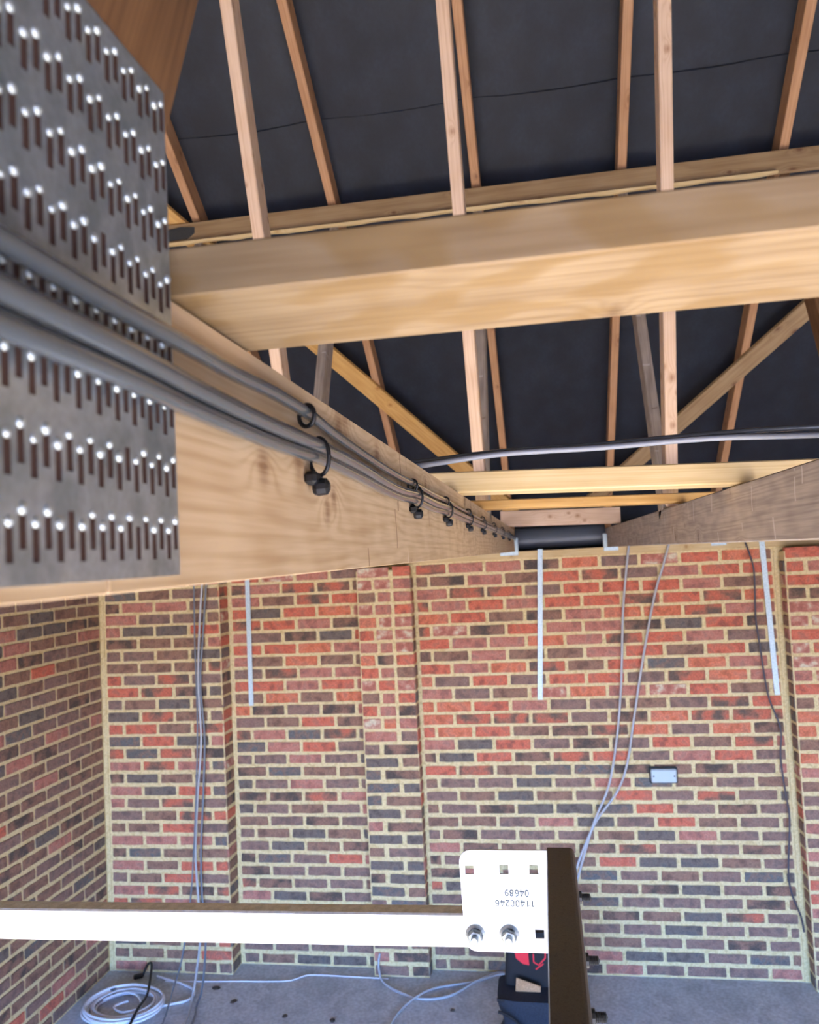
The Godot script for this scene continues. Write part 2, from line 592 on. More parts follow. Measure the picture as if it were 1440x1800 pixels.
const UPPER := {"red": 4.0, "orange": 3.2, "pink": 3.6, "brown": 2.2, "flashed": 2.6, "plum": 1.2, "burnt": 1.2, "slate": 0.5, "bluish": 0.5, "limed": 0.35}
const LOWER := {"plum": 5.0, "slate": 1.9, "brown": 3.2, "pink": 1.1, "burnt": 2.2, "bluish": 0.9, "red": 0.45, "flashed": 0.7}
const MIXED := {"plum": 3.2, "brown": 3.2, "red": 1.8, "pink": 2.2, "flashed": 1.6, "burnt": 1.6, "slate": 1.2, "bluish": 0.7, "limed": 0.5}
const SIDE := {"brown": 4.5, "plum": 3.4, "burnt": 2.4, "red": 0.35, "slate": 1.0, "pink": 1.0, "bluish": 0.5}
const LIMED := {"limed": 4.0, "red": 3.0, "pink": 3.0, "orange": 1.5, "brown": 0.8, "burnt": 0.8}

func lay(parent: Node3D, frame: Transform3D, runs: Callable, courses: int, weights: Callable, unseen: Callable, keep := 300, parts_from := 0.0):
	# frame: x along the wall, y up, z out of the face. runs(i) gives [from, to] of every brick of course i
	var all := []
	for i in courses:
		var y := i * 0.075 + 0.0375
		for s in runs.call(i):
			var length: float = s[1] - s[0]
			if length < 0.03:
				continue
			var low := i < 17
			var high := 0.0560 if low else 0.0605
			var m: Material = pick(weights.call(i, s[0]))
			var v := rng.randi() % 6
			var t := Transform3D(Basis(Vector3(0, 0, 1), rng.randf_range(-0.006, 0.006)), Vector3((s[0] + s[1]) / 2.0, y + rng.randf_range(-0.0015, 0.0015), rng.randf_range(-0.001, 0.0015)))
			all.append([brick_mesh(length, high, v, 0.0024 if low else 0.0017), m, frame * t, unseen.call((s[0] + s[1]) / 2.0, y)])
	var rest := []
	var kept := 0
	for b in all:
		if not b[3] and kept < keep:
			put(b[0], "brick", b[1], parent, b[2])
			kept += 1
		else:
			rest.append(b)
	if rest.is_empty():
		return
	var groups := {}
	for b in rest:
		if not groups.has(b[1]):
			groups[b[1]] = []
		groups[b[1]].append(b)
	var mesh := ArrayMesh.new()
	var inv := chain(parent).affine_inverse()
	for m in groups:
		var st := SurfaceTool.new()
		st.begin(Mesh.PRIMITIVE_TRIANGLES)
		for b in groups[m]:
			st.append_from(b[0], 0, inv * b[2])
		st.commit(mesh)
		mesh.surface_set_material(mesh.get_surface_count() - 1, m)
	var o := MeshInstance3D.new()
	o.name = "further_bricks"
	o.mesh = mesh
	o.set_meta("kind", "stuff")
	parent.add_child(o, true)

func stretcher(from: float, to: float, first: float, joint := 0.017) -> Array:
	# bricks of one course of stretcher bond, the first one "first" long
	var out := []
	var x := from
	var length := first
	while x < to - 0.02:
		var e: float = min(x + length, to)
		if to - e < 0.045:
			e = to
		out.append([x + joint / 2, e - joint / 2])
		x = e
		length = 0.225
	return out

func build_brickwork():
	var zb := -DEPTH
	var none := func(_x, _y): return false
	# main panel between the two right-hand piers
	var w := structure("wall_back", "red and brown brick back wall panel between the middle and right piers", Vector3(0.26, 0, zb))
	block(w, "mortar_bed", Vector3(-0.90, 0, zb - 0.22), Vector3(2.05, 2.40, zb - 0.0025), M.mortar, 0.0)
	var face := Transform3D(Basis.IDENTITY, Vector3(0, 0, zb))
	var runs := func(i): return stretcher(-0.775, 1.285, 0.085 if i % 2 == 0 else 0.20)
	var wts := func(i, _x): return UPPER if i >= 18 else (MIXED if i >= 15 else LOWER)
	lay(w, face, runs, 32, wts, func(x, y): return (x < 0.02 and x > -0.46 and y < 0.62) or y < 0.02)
	block(w, "mortar_fillet", Vector3(1.285, 0.0, zb - 0.02), Vector3(1.312, 2.40, zb + 0.004), M.mortar, 0.003)
	# panel between the left and middle piers
	var w2 := structure("wall_back", "brick back wall panel between the left and middle piers", Vector3(-1.5, 0, zb))
	block(w2, "mortar_bed", Vector3(-2.1, 0, zb - 0.22), Vector3(-0.90, 2.40, zb - 0.0025), M.mortar, 0.0)
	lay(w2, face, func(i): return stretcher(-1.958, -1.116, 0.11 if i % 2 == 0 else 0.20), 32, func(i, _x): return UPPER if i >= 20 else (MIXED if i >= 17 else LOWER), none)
	# left pier in the corner
	var d1 := 0.135
	var p1 := structure("wall_pier", "broad brick pier in the left corner of the back wall", Vector3(-2.37, 0, zb + d1))
	block(p1, "mortar_bed", Vector3(-2.80, 0, zb - 0.1), Vector3(-1.976, 2.40, zb + d1 - 0.0025), M.mortar, 0.0)
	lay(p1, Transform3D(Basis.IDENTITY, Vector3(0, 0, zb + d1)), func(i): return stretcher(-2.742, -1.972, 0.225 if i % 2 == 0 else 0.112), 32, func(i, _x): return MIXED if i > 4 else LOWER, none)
	lay(p1, Transform3D(Basis(Vector3(0, 0, -1), Vector3.UP, Vector3(1, 0, 0)), Vector3(-1.973, 0, zb + d1)), func(_i): return [[0.003, 0.132]], 32, func(_i, _x): return MIXED, none)
	block(p1, "mortar_fillet", Vector3(-2.772, 0.0, zb + d1 - 0.02), Vector3(-2.742, 2.39, zb + d1 + 0.004), M.mortar, 0.003)
	# middle pier
	var d2 := 0.095
	var p2 := structure("wall_pier", "narrow middle brick pier with white lime streaks near its top", Vector3(-0.95, 0, zb + d2))
	block(p2, "mortar_bed", Vector3(-1.116, 0, zb - 0.1), Vector3(-0.790, 2.372, zb + d2 - 0.0025), M.mortar, 0.0)
	var runs2 := func(i):
		var a := -1.116
		var b := -0.784
		if i >= 19:
			var k := a + (0.10 if i % 2 == 0 else 0.118)
			return [[a + 0.004, k - 0.007], [k + 0.007, a + 0.206], [a + 0.222, b - 0.004]] if i != 31 else [[a + 0.004, a + 0.20], [a + 0.222, b - 0.004]]
		return [[a + 0.006, a + 0.205], [a + 0.228, b - 0.004]] if i % 2 == 0 else [[a + 0.004, a + 0.095], [a + 0.118, b - 0.004]]
	lay(p2, Transform3D(Basis.IDENTITY, Vector3(0, 0, zb + d2)), runs2, 32, func(i, _x): return LIMED if i >= 19 else LOWER, func(_x, y): return y > 2.372)
	lay(p2, Transform3D(Basis(Vector3(0, 0, -1), Vector3.UP, Vector3(1, 0, 0)), Vector3(-0.786, 0, zb + d2)), func(_i): return [[0.002, 0.094]], 31, func(_i, _x): return MIXED, none)
	# right pier
	var d3 := 0.10
	var p3 := structure("wall_pier", "brick pier at the right edge of the back wall", Vector3(1.6, 0, zb + d3))
	block(p3, "mortar_bed", Vector3(1.318, 0, zb - 0.22), Vector3(2.0, 2.372, zb + d3 - 0.0025), M.mortar, 0.0)
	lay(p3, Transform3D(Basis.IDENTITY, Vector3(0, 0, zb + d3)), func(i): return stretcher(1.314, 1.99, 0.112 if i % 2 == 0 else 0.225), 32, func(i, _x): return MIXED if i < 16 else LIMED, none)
	lay(p3, Transform3D(Basis(Vector3(0, 0, 1), Vector3.UP, Vector3(-1, 0, 0)), Vector3(1.314, 0, zb)), func(_i): return [[0.006, 0.095]], 31, func(_i, _x): return MIXED, none)
	# back wall beyond the frame on the right
	var w3 := structure("wall_back", "brick back wall panel beyond the right pier", Vector3(2.5, 0, zb))
	block(w3, "mortar_bed", Vector3(2.0, 0, zb - 0.22), Vector3(3.1, 2.40, zb - 0.0025), M.mortar, 0.0)
	lay(w3, face, func(i): return stretcher(2.0, 3.0, 0.112 if i % 2 == 0 else 0.225), 32, wts, func(_x, _y): return true)
	# left side wall
	var wl := structure("wall_left", "brown brick left side wall running towards the camera", Vector3(-2.77, 0, -3.9))
	block(wl, "mortar_bed", Vector3(-3.0, 0, zb - 0.22), Vector3(-2.774, 2.45, 2.06), M.mortar, 0.0)
	lay(wl, Transform3D(Basis(Vector3(0, 0, -1), Vector3.UP, Vector3(1, 0, 0)), Vector3(-2.77, 0, 1.85)), func(i): return stretcher(0.0, 6.545, 0.112 if i % 2 == 0 else 0.225, 0.012), 32, func(_i, _x): return SIDE, func(x, _y): return x < 5.15)

# ------------------------------------------------------------------ roof
func rafter_y(z: float) -> float:
	return 2.9 + SLOPE * (z + 4.5) if z < RIDGE_Z else 2.9 + SLOPE * (2.0 * RIDGE_Z - z + 4.5)

func build_roof():
	var c := structure("ceiling", "black roofing felt stretched over the rafters", Vector3(0, 2.6, -3.2))
	var n := FastNoiseLite.new()
	n.seed = 9
	n.frequency = 1.0
	for sheet in [[-5.15, -3.0, 0.000], [-3.10, -1.46, 0.006]]:
		felt_sheet(c, sheet[0], sheet[1], sheet[2], n, 1.0)
	for sheet in [[-5.15, -3.0, 0.004], [-3.06, -1.46, 0.0]]:
		felt_sheet(c, sheet[0], sheet[1], sheet[2], n, -1.0)

func felt_sheet(parent: Node3D, z0: float, z1: float, lift: float, n: FastNoiseLite, side: float):
	var st := SurfaceTool.new()
	st.begin(Mesh.PRIMITIVE_TRIANGLES)
	st.set_smooth_group(0)
	var nx := 150
	var nz := int(ceil((z1 - z0) / 0.05)) if side > 0 else 8
	if side < 0:
		nx = 12
	var g := []
	for j in nz + 1:
		var row := []
		var z: float = lerp(z0, z1, float(j) / nz)
		for i in nx + 1:
			var x: float = lerp(-2.95, 3.15, float(i) / nx)
			var u: float = fposmod((x + 0.78) / 0.5875, 1.0)
			var sag := -0.012 * sin(PI * u)
			var wr := n.get_noise_3d(x * 1.6, z * 7.0, lift * 90) * 0.007 + n.get_noise_3d(x * 5.0, z * 14.0, 3.0) * 0.0025
			var y := rafter_y(z) + 0.116 + lift * 1.27 + sag + (wr if side > 0 else 0.0)
			row.append(Vector3(x, y, z if side > 0 else 2.0 * RIDGE_Z - z))
		g.append(row)
	for j in nz:
		for i in nx:
			quad_out(st, g[j][i], g[j][i + 1], g[j + 1][i + 1], g[j + 1][i], g[j][i] + Vector3(0, 1, 0))
	# the sheet's cut edge, so that each lap has a thickness
	st.set_smooth_group(-1)
	for e in [0, nz]:
		for i in nx:
			quad_out(st, g[e][i], g[e][i + 1], g[e][i + 1] + Vector3(0, 0.005, 0), g[e][i] + Vector3(0, 0.005, 0), (g[e][i] + g[(1 if e == 0 else nz - 1)][i]) / 2)
	st.generate_normals()
	put(st.commit(), "felt_sheet", M.felt, parent, Transform3D.IDENTITY)

# ------------------------------------------------------------------ trusses
func line_web(parent: Node3D, x: float, a: Vector2, b: Vector2, deep: float, towards: float, m: Material):
	# a = (y, z) and b = (y, z) lie on the edge of the web that faces the camera; the web is "deep" behind it
	var pa := Vector3(x, a.x, a.y)
	var pb := Vector3(x, b.x, b.y)
	var dir := (pb - pa).normalized()
	var back := Vector3(1, 0, 0).cross(dir).normalized()
	if back.z * towards < 0.0:
		back = -back
	bar(parent, "web", pa + back * deep / 2, pb + back * deep / 2, 0.035, deep, m, Vector3(1, 0, 0))

func build_truss(label: String, xc: float, bottom: float, top: float, chord: Material, rafter: Material, web_front: Material, web_back: Material, near_web: Material, splice: bool) -> Node3D:
	var t := thing("roof_truss", label, "roof truss", Vector3(xc, bottom, RIDGE_Z), "timber roof trusses")
	var yc := (bottom + top) / 2.0
	if splice:
		bar(t, "bottom_chord", Vector3(xc, yc, -0.2822), Vector3(xc, yc, -4.95), top - bottom, 0.035, chord, Vector3.UP, 0.0006)
		bar(t, "bottom_chord", Vector3(xc, yc, 1.95), Vector3(xc, yc, -0.2806), top - bottom, 0.035, chord, Vector3.UP, 0.0006)
	else:
		bar(t, "bottom_chord", Vector3(xc, yc, 1.95), Vector3(xc, yc, -4.95), top - bottom, 0.035, chord)
	var up := Vector3(0, 1, -SLOPE).normalized()
	var p0 := Vector3(xc, rafter_y(-5.05), -5.05) + up * 0.0455
	var p1 := Vector3(xc, rafter_y(-1.53), -1.53) + up * 0.0455
	bar(t, "rafter", p0, p1, 0.09, 0.035, rafter)
	var uf := Vector3(0, 1, SLOPE).normalized()
	bar(t, "rafter", Vector3(xc, rafter_y(2.05), 2.05) + uf * 0.0455, Vector3(xc, rafter_y(-1.47), -1.47) + uf * 0.0455, 0.09, 0.035, rafter)
	line_web(t, xc, Vector2(top + 0.002, -2.525), Vector2(5.03, -1.72), 0.075, -1.0, web_front)
	line_web(t, xc, Vector2(top + 0.002, -2.61), Vector2(3.84, -3.20), 0.085, -1.0, web_back)
	line_web(t, xc, Vector2(top + 0.002, -0.20), Vector2(4.95, -1.30), 0.10, -1.0, near_web)
	line_web(t, xc, Vector2(top + 0.002, -0.16), Vector2(3.84, 0.25), 0.085, -1.0, near_web)
	return t

func build_trusses():
	build_truss("far left roof truss, only its orange rafter shows beside the nail plate", -1.378, 2.445, 2.575, M.tan, M.orange_wood[0], M.pale[0], M.grey[0], M.brown_wood, false)
	build_truss("roof truss left of the cabled one, pale web and orange rafter above the crosswise board", -0.7795, 2.445, 2.575, M.tan, M.orange_wood[1], M.pale[0], M.grey[0], M.brown_wood, false)
	var near := build_truss("nearest tan roof truss carrying grey cables and a big toothed nail plate", -0.1795, 2.445, 2.577, M.tan, M.orange_wood[2], M.pale[1], M.grey[1], M.brown_wood, true)
	build_truss("weathered grey roof truss on the right with white scratches on its bottom chord", 0.3955, 2.447, 2.558, M.grey[0], M.orange_wood[0], M.pale[2], M.grey[1], M.brown_wood, false)
	build_truss("far right roof truss, only its orange rafter and brown web show at the frame edge", 0.9955, 2.447, 2.558, M.grey[1], M.orange_wood[1], M.pale[0], M.brown_wood, M.brown_wood, false)
	# big toothed nail plate over the splice of the nearest truss
	var pitch := 0.0067
	var z_end := -0.3405
	var rows := 8
	var cols := 26
	var thick := 0.0008
	var x0 := -0.1618
	var xf := x0 + thick
	var y_lo := 2.4505
	var y_hi := 2.6735
	var st := begin()
	var liner := begin()
	var inside := Vector3(x0 - 0.5, 2.56, -0.28)
	var zc := func(k: int) -> float: return -0.3372 + k * pitch
	# strips between columns, then each column cut by its slots
	var edges := [z_end]
	for k in cols:
		edges.append(zc.call(k) - 0.0018)
		edges.append(zc.call(k) + 0.0018)
	edges.append(zc.call(cols - 1) + 0.005)
	for e in edges.size() - 1:
		var za: float = edges[e]
		var zb: float = edges[e + 1]
		var gaps := []
		if e % 2 == 1:
			var k := (e - 1) / 2
			for r in rows:
				var top: float = 2.4712 + 0.0274 * r + (0.0042 if k % 2 == 0 else 0.0)
				gaps.append([top - 0.0135, top])
		var y := y_lo
		for g in gaps + [[y_hi, y_hi]]:
			quad_out(st, Vector3(xf, y, za), Vector3(xf, y, zb), Vector3(xf, g[0], zb), Vector3(xf, g[0], za), inside)
			y = g[1]
			if g[1] > g[0]:
				var mid := Vector3(xf, (g[0] + g[1]) / 2, (za + zb) / 2)
				# slot walls (seen from inside the slot) and the torn timber at the bottom
				for q in [[Vector3(0, g[0], za), Vector3(0, g[1], za)], [Vector3(0, g[0], zb), Vector3(0, g[1], zb)], [Vector3(0, g[0], za), Vector3(0, g[0], zb)], [Vector3(0, g[1], za), Vector3(0, g[1], zb)]]:
					var a: Vector3 = q[0] + Vector3(xf, 0, 0)
					var b: Vector3 = q[1] + Vector3(xf, 0, 0)
					var c2: Vector3 = (a + b) / 2
					quad_out(liner, a, b, b - Vector3(thick, 0, 0), a - Vector3(thick, 0, 0), c2 * 2.0 - mid)
				quad_out(liner, Vector3(x0 + 0.0002, g[0], za), Vector3(x0 + 0.0002, g[0], zb), Vector3(x0 + 0.0002, g[1], zb), Vector3(x0 + 0.0002, g[1], za), inside)
	var ze: float = edges[edges.size() - 1]
	quad_out(st, Vector3(xf, y_lo, z_end), Vector3(xf, y_hi, z_end), Vector3(x0, y_hi, z_end), Vector3(x0, y_lo, z_end), Vector3(x0, 2.56, z_end + 0.05))
	quad_out(st, Vector3(xf, y_lo, ze), Vector3(xf, y_hi, ze), Vector3(x0, y_hi, ze), Vector3(x0, y_lo, ze), Vector3(x0, 2.56, ze - 0.05))
	quad_out(st, Vector3(xf, y_lo, z_end), Vector3(xf, y_lo, ze), Vector3(x0, y_lo, ze), Vector3(x0, y_lo, z_end), Vector3(x0, 2.56, -0.28))
	quad_out(st, Vector3(xf, y_hi, z_end), Vector3(xf, y_hi, ze), Vector3(x0, y_hi, ze), Vector3(x0, y_hi, z_end), Vector3(x0, 2.56, -0.28))
	st.generate_normals()
	liner.generate_normals()
	var mesh := st.commit()
	liner.commit(mesh)
	mesh.surface_set_material(0, M.plate_steel)
	mesh.surface_set_material(1, M.torn)
	var pl := put(mesh, "nail_plate", null, near, Transform3D.IDENTITY)
	pl.set_meta("label", "galvanised toothed nail plate with rows of slots")
	# the curled root of every punched tooth
	var tst := SurfaceTool.new()
	tst.begin(Mesh.PRIMITIVE_TRIANGLES)
	tst.set_smooth_group(0)
	for i in 4:
		for k in 8:
			var f := func(ii, kk):
				var p: float = PI / 2 * ii / 4.0
				var a: float = TAU * kk / 8.0
				return Vector3(cos(p) * 0.0016, sin(a) * sin(p) * 0.0022, cos(a) * sin(p) * 0.0019)
			quad_out(tst, f.call(i, k), f.call(i, k + 1), f.call(i + 1, k + 1), f.call(i + 1, k), Vector3(-0.001, 0, 0))
	tst.generate_normals()
	var tooth := tst.commit()
	for k in cols:
		for r in rows:
			if rng.randf() < 0.05:
				continue
			var top: float = 2.4712 + 0.0274 * r + (0.0042 if k % 2 == 0 else 0.0)
			put(tooth, "tooth", M.tooth, pl, Transform3D(Basis.from_scale(Vector3.ONE * rng.randf_range(0.8, 1.1)), Vector3(xf - 0.0001, top - 0.0004, zc.call(k))))

func build_loose_timbers():
	# crosswise boards on top of the bottom chords
	var b := thing("binder_board", "wide stained board lying crosswise over the trusses, closest to the camera", "board", Vector3(0.4, 2.578, -0.396))
	bar(b, "plank", Vector3(-0.26, 2.5905, -0.3965), Vector3(1.6, 2.5905, -0.3965), 0.0235, 0.103, M.stain, Vector3.UP, 0.001)
	b = thing("binder_board", "thick straw-yellow timber lying crosswise over the far half of the trusses", "board", Vector3(0.1, 2.575, -1.67))
	bar(b, "plank", Vector3(-0.95, 2.601 + 0.02, -1.675), Vector3(1.2, 2.577 - 0.02, -1.675), 0.043, 0.10, M.straw[0])
	b = thing("binder_board", "thin orange board crosswise at the foot of the pale webs", "board", Vector3(0.1, 2.575, -2.4))
	bar(b, "plank", Vector3(-0.95, 2.5945 + 0.015, -2.41), Vector3(1.2, 2.5725 - 0.012, -2.41), 0.026, 0.10, M.yellow[0])
	b = thing("noggin", "short pale timber block between two trusses just above the wall plate", "timber", Vector3(0.1, 2.56, -4.2))
	bar(b, "block", Vector3(-0.205, 2.618, -4.2), Vector3(0.40, 2.604, -4.2), 0.082, 0.038, M.pale[2])
	# board standing on edge under the rafters, and the split lath along its lower edge
	b = thing("purlin_board", "brown knotty board on edge running under the orange rafters", "board", Vector3(0, 3.82, -3.16))
	bar(b, "plank", Vector3(-1.7, 3.8665, -3.165), Vector3(1.5, 3.8665, -3.165), 0.085, 0.024, M.olive)
	b = thing("split_lath", "thin splintered orange lath along the lower edge of the knotty board", "lath", Vector3(-0.3, 3.81, -3.15))
	var st := begin()
	var prev := []
	for i in 33:
		var x: float = lerp(-1.5, 0.955, i / 32.0)
		var hgt := 0.010 + 0.004 * sin(i * 1.9) + rng.randf_range(-0.0015, 0.0015)
		var cut := [Vector3(x, 3.8235, -3.152), Vector3(x, 3.8235, -3.135), Vector3(x, 3.8235 - hgt, -3.138), Vector3(x, 3.8235 - hgt, -3.152)]
		if i > 0:
			for k in 4:
				quad_out(st, prev[k], prev[(k + 1) % 4], cut[(k + 1) % 4], cut[k], (prev[0] + prev[2] + cut[0] + cut[2]) / 4)
		prev = cut
	quad_out(st, prev[0], prev[1], prev[2], prev[3], prev[0] - Vector3(0.05, 0, 0))
	put(done(st), "lath", M.straw[1], b, Transform3D.IDENTITY)
	b = thing("folded_bracket", "small dark folded metal bracket on the knotty board beside the nail plate", "bracket", Vector3(-1.42, 3.85, -3.15))
	put(prism([Vector2(-1.62, 3.838), Vector2(-1.405, 3.838), Vector2(-1.372, 3.862), Vector2(-1.372, 3.885), Vector2(-1.43, 3.892), Vector2(-1.62, 3.870)], 0.004), "leaf", M.rail, b, Transform3D(Basis.IDENTITY, Vector3(0, 0, -3.1505)))
	# chevron bracing under the rafters
	var nrm := Vector3(0, 1, -SLOPE).normalized()
	b = thing("diagonal_brace", "bright yellow diagonal brace board under the roof, left of centre", "brace", Vector3(-0.8, 3.3, -3.95))
	var on := func(x: float, z: float) -> Vector3: return Vector3(x, rafter_y(z), z) - nrm * 0.0125
	bar(b, "plank", on.call(-1.60, -3.02), on.call(-0.15, -4.765), 0.022, 0.092, M.yellow[1], nrm)
	b = thing("diagonal_brace", "weathered diagonal brace board under the roof at upper right", "brace", Vector3(0.8, 3.1, -4.2))
	bar(b, "plank", on.call(1.78, -3.20), on.call(0.30, -4.72), 0.022, 0.092, M.olive, nrm)
	# eaves trays of black plastic in the bays over the wall plate
	for k in 2:
		var xa: float = [-0.160, 0.415][k]
		var xb: float = [0.376, 0.975][k]
		var tray := thing("eaves_tray", ["glossy black rolled eaves tray between the two cleats above the wall", "black eaves tray behind the weathered grey truss"][k], "eaves tray", Vector3((xa + xb) / 2, 2.45, -4.95))
		var s2 := SurfaceTool.new()
		s2.begin(Mesh.PRIMITIVE_TRIANGLES)
		s2.set_smooth_group(0)
		var n := 14
		for i in n:
			var f := func(q, x, r): return Vector3(x, 2.515 + r * sin(q), -4.98 + r * cos(q) * 0.9)
			var q0: float = lerp(-1.5, 2.0, float(i) / n)
			var q1: float = lerp(-1.5, 2.0, float(i + 1) / n)
			quad_out(s2, f.call(q0, xa, 0.072), f.call(q0, xb, 0.072), f.call(q1, xb, 0.072), f.call(q1, xa, 0.072), Vector3((xa + xb) / 2, 2.515, -4.98))
		s2.generate_normals()
		put(s2.commit(), "tray", M.gloss_black, tray, Transform3D.IDENTITY)

func build_plate_and_straps():
	var zb := -DEPTH
	var p := thing("wall_plate", "long straw-coloured timber wall plate bedded on top of the brick wall", "wall plate", Vector3(0, 2.40, zb - 0.04))
	bar(p, "plank", Vector3(-2.78, 2.4225, zb - 0.035), Vector3(3.0, 2.4225, zb - 0.035), 0.045, 0.098, M.straw[1])
	# hanging-down straps
	var sp := [["leftmost galvanised strap hanging on the brick wall beside the left pier", -1.833, -1.841], ["middle pale galvanised strap hanging straight down the brick wall", -0.013, -0.064], ["right galvanised strap hanging on the wall beside the right pier", 1.226, 1.251]]
	for a in sp:
		var s := thing("wall_strap", a[0], "metal strap", Vector3(a[1], 1.57, zb + 0.02), "galvanised straps on the back wall")
		bar(s, "band", Vector3(a[1], 2.452, zb + 0.0175), Vector3(a[2], 1.571, zb + 0.012), 0.0025, 0.030, M.strap, Vector3(0, 0, 1), 0.0008)
		block(s, "hook", Vector3(a[1] - 0.016, 2.4455, zb - 0.05), Vector3(a[1] + 0.016, 2.4485, zb + 0.019), M.strap, 0.0008)
		for k in 2:
			var ny := 2.435 - 0.025 * k
			var nail := begin()
			lathe_parts(nail, [[0.0, 0.002], [0.003, 0.0015], [0.004, 0.0]], 8)
			put(done(nail), "nail_head", M.galv, s, Transform3D(Basis(Vector3(1, 0, 0), Vector3(0, 0, 1), Vector3(0, -1, 0)), Vector3(a[1] + (0.006 if k else -0.006), ny, zb + 0.0195)))
	# truss cleats
	for a in [["pale galvanised cleat under the end of the cabled truss", -0.162, -1], ["pale galvanised cleat under the end of the grey truss", 0.378, 1], ["galvanised cleat foot showing under the grey chord beside the right strap", 0.978, 1], ["galvanised cleat peeping out above the middle brick pier", -0.762, -1]]:
		var c := thing("truss_cleat", a[0], "metal cleat", Vector3(a[1], 2.43, zb + 0.02), "truss cleats on the wall plate")
		var x: float = a[1]
		var zf := zb + 0.0165
		if a[2] < 0:
			block(c, "upright", Vector3(x - 0.001, 2.425, zf - 0.03), Vector3(x + 0.022, 2.527, zf + 0.004), M.strap, 0.004)
			block(c, "foot", Vector3(x - 0.088, 2.4225, zf), Vector3(x + 0.022, 2.4475, zf + 0.006), M.strap, 0.003)
		else:
			block(c, "upright", Vector3(x - 0.026, 2.425, zf - 0.03), Vector3(x - 0.001, 2.525, zf + 0.004), M.strap, 0.004)
			block(c, "foot", Vector3(x - 0.026, 2.4225, zf), Vector3(x + 0.058, 2.4455, zf + 0.006), M.strap, 0.003)

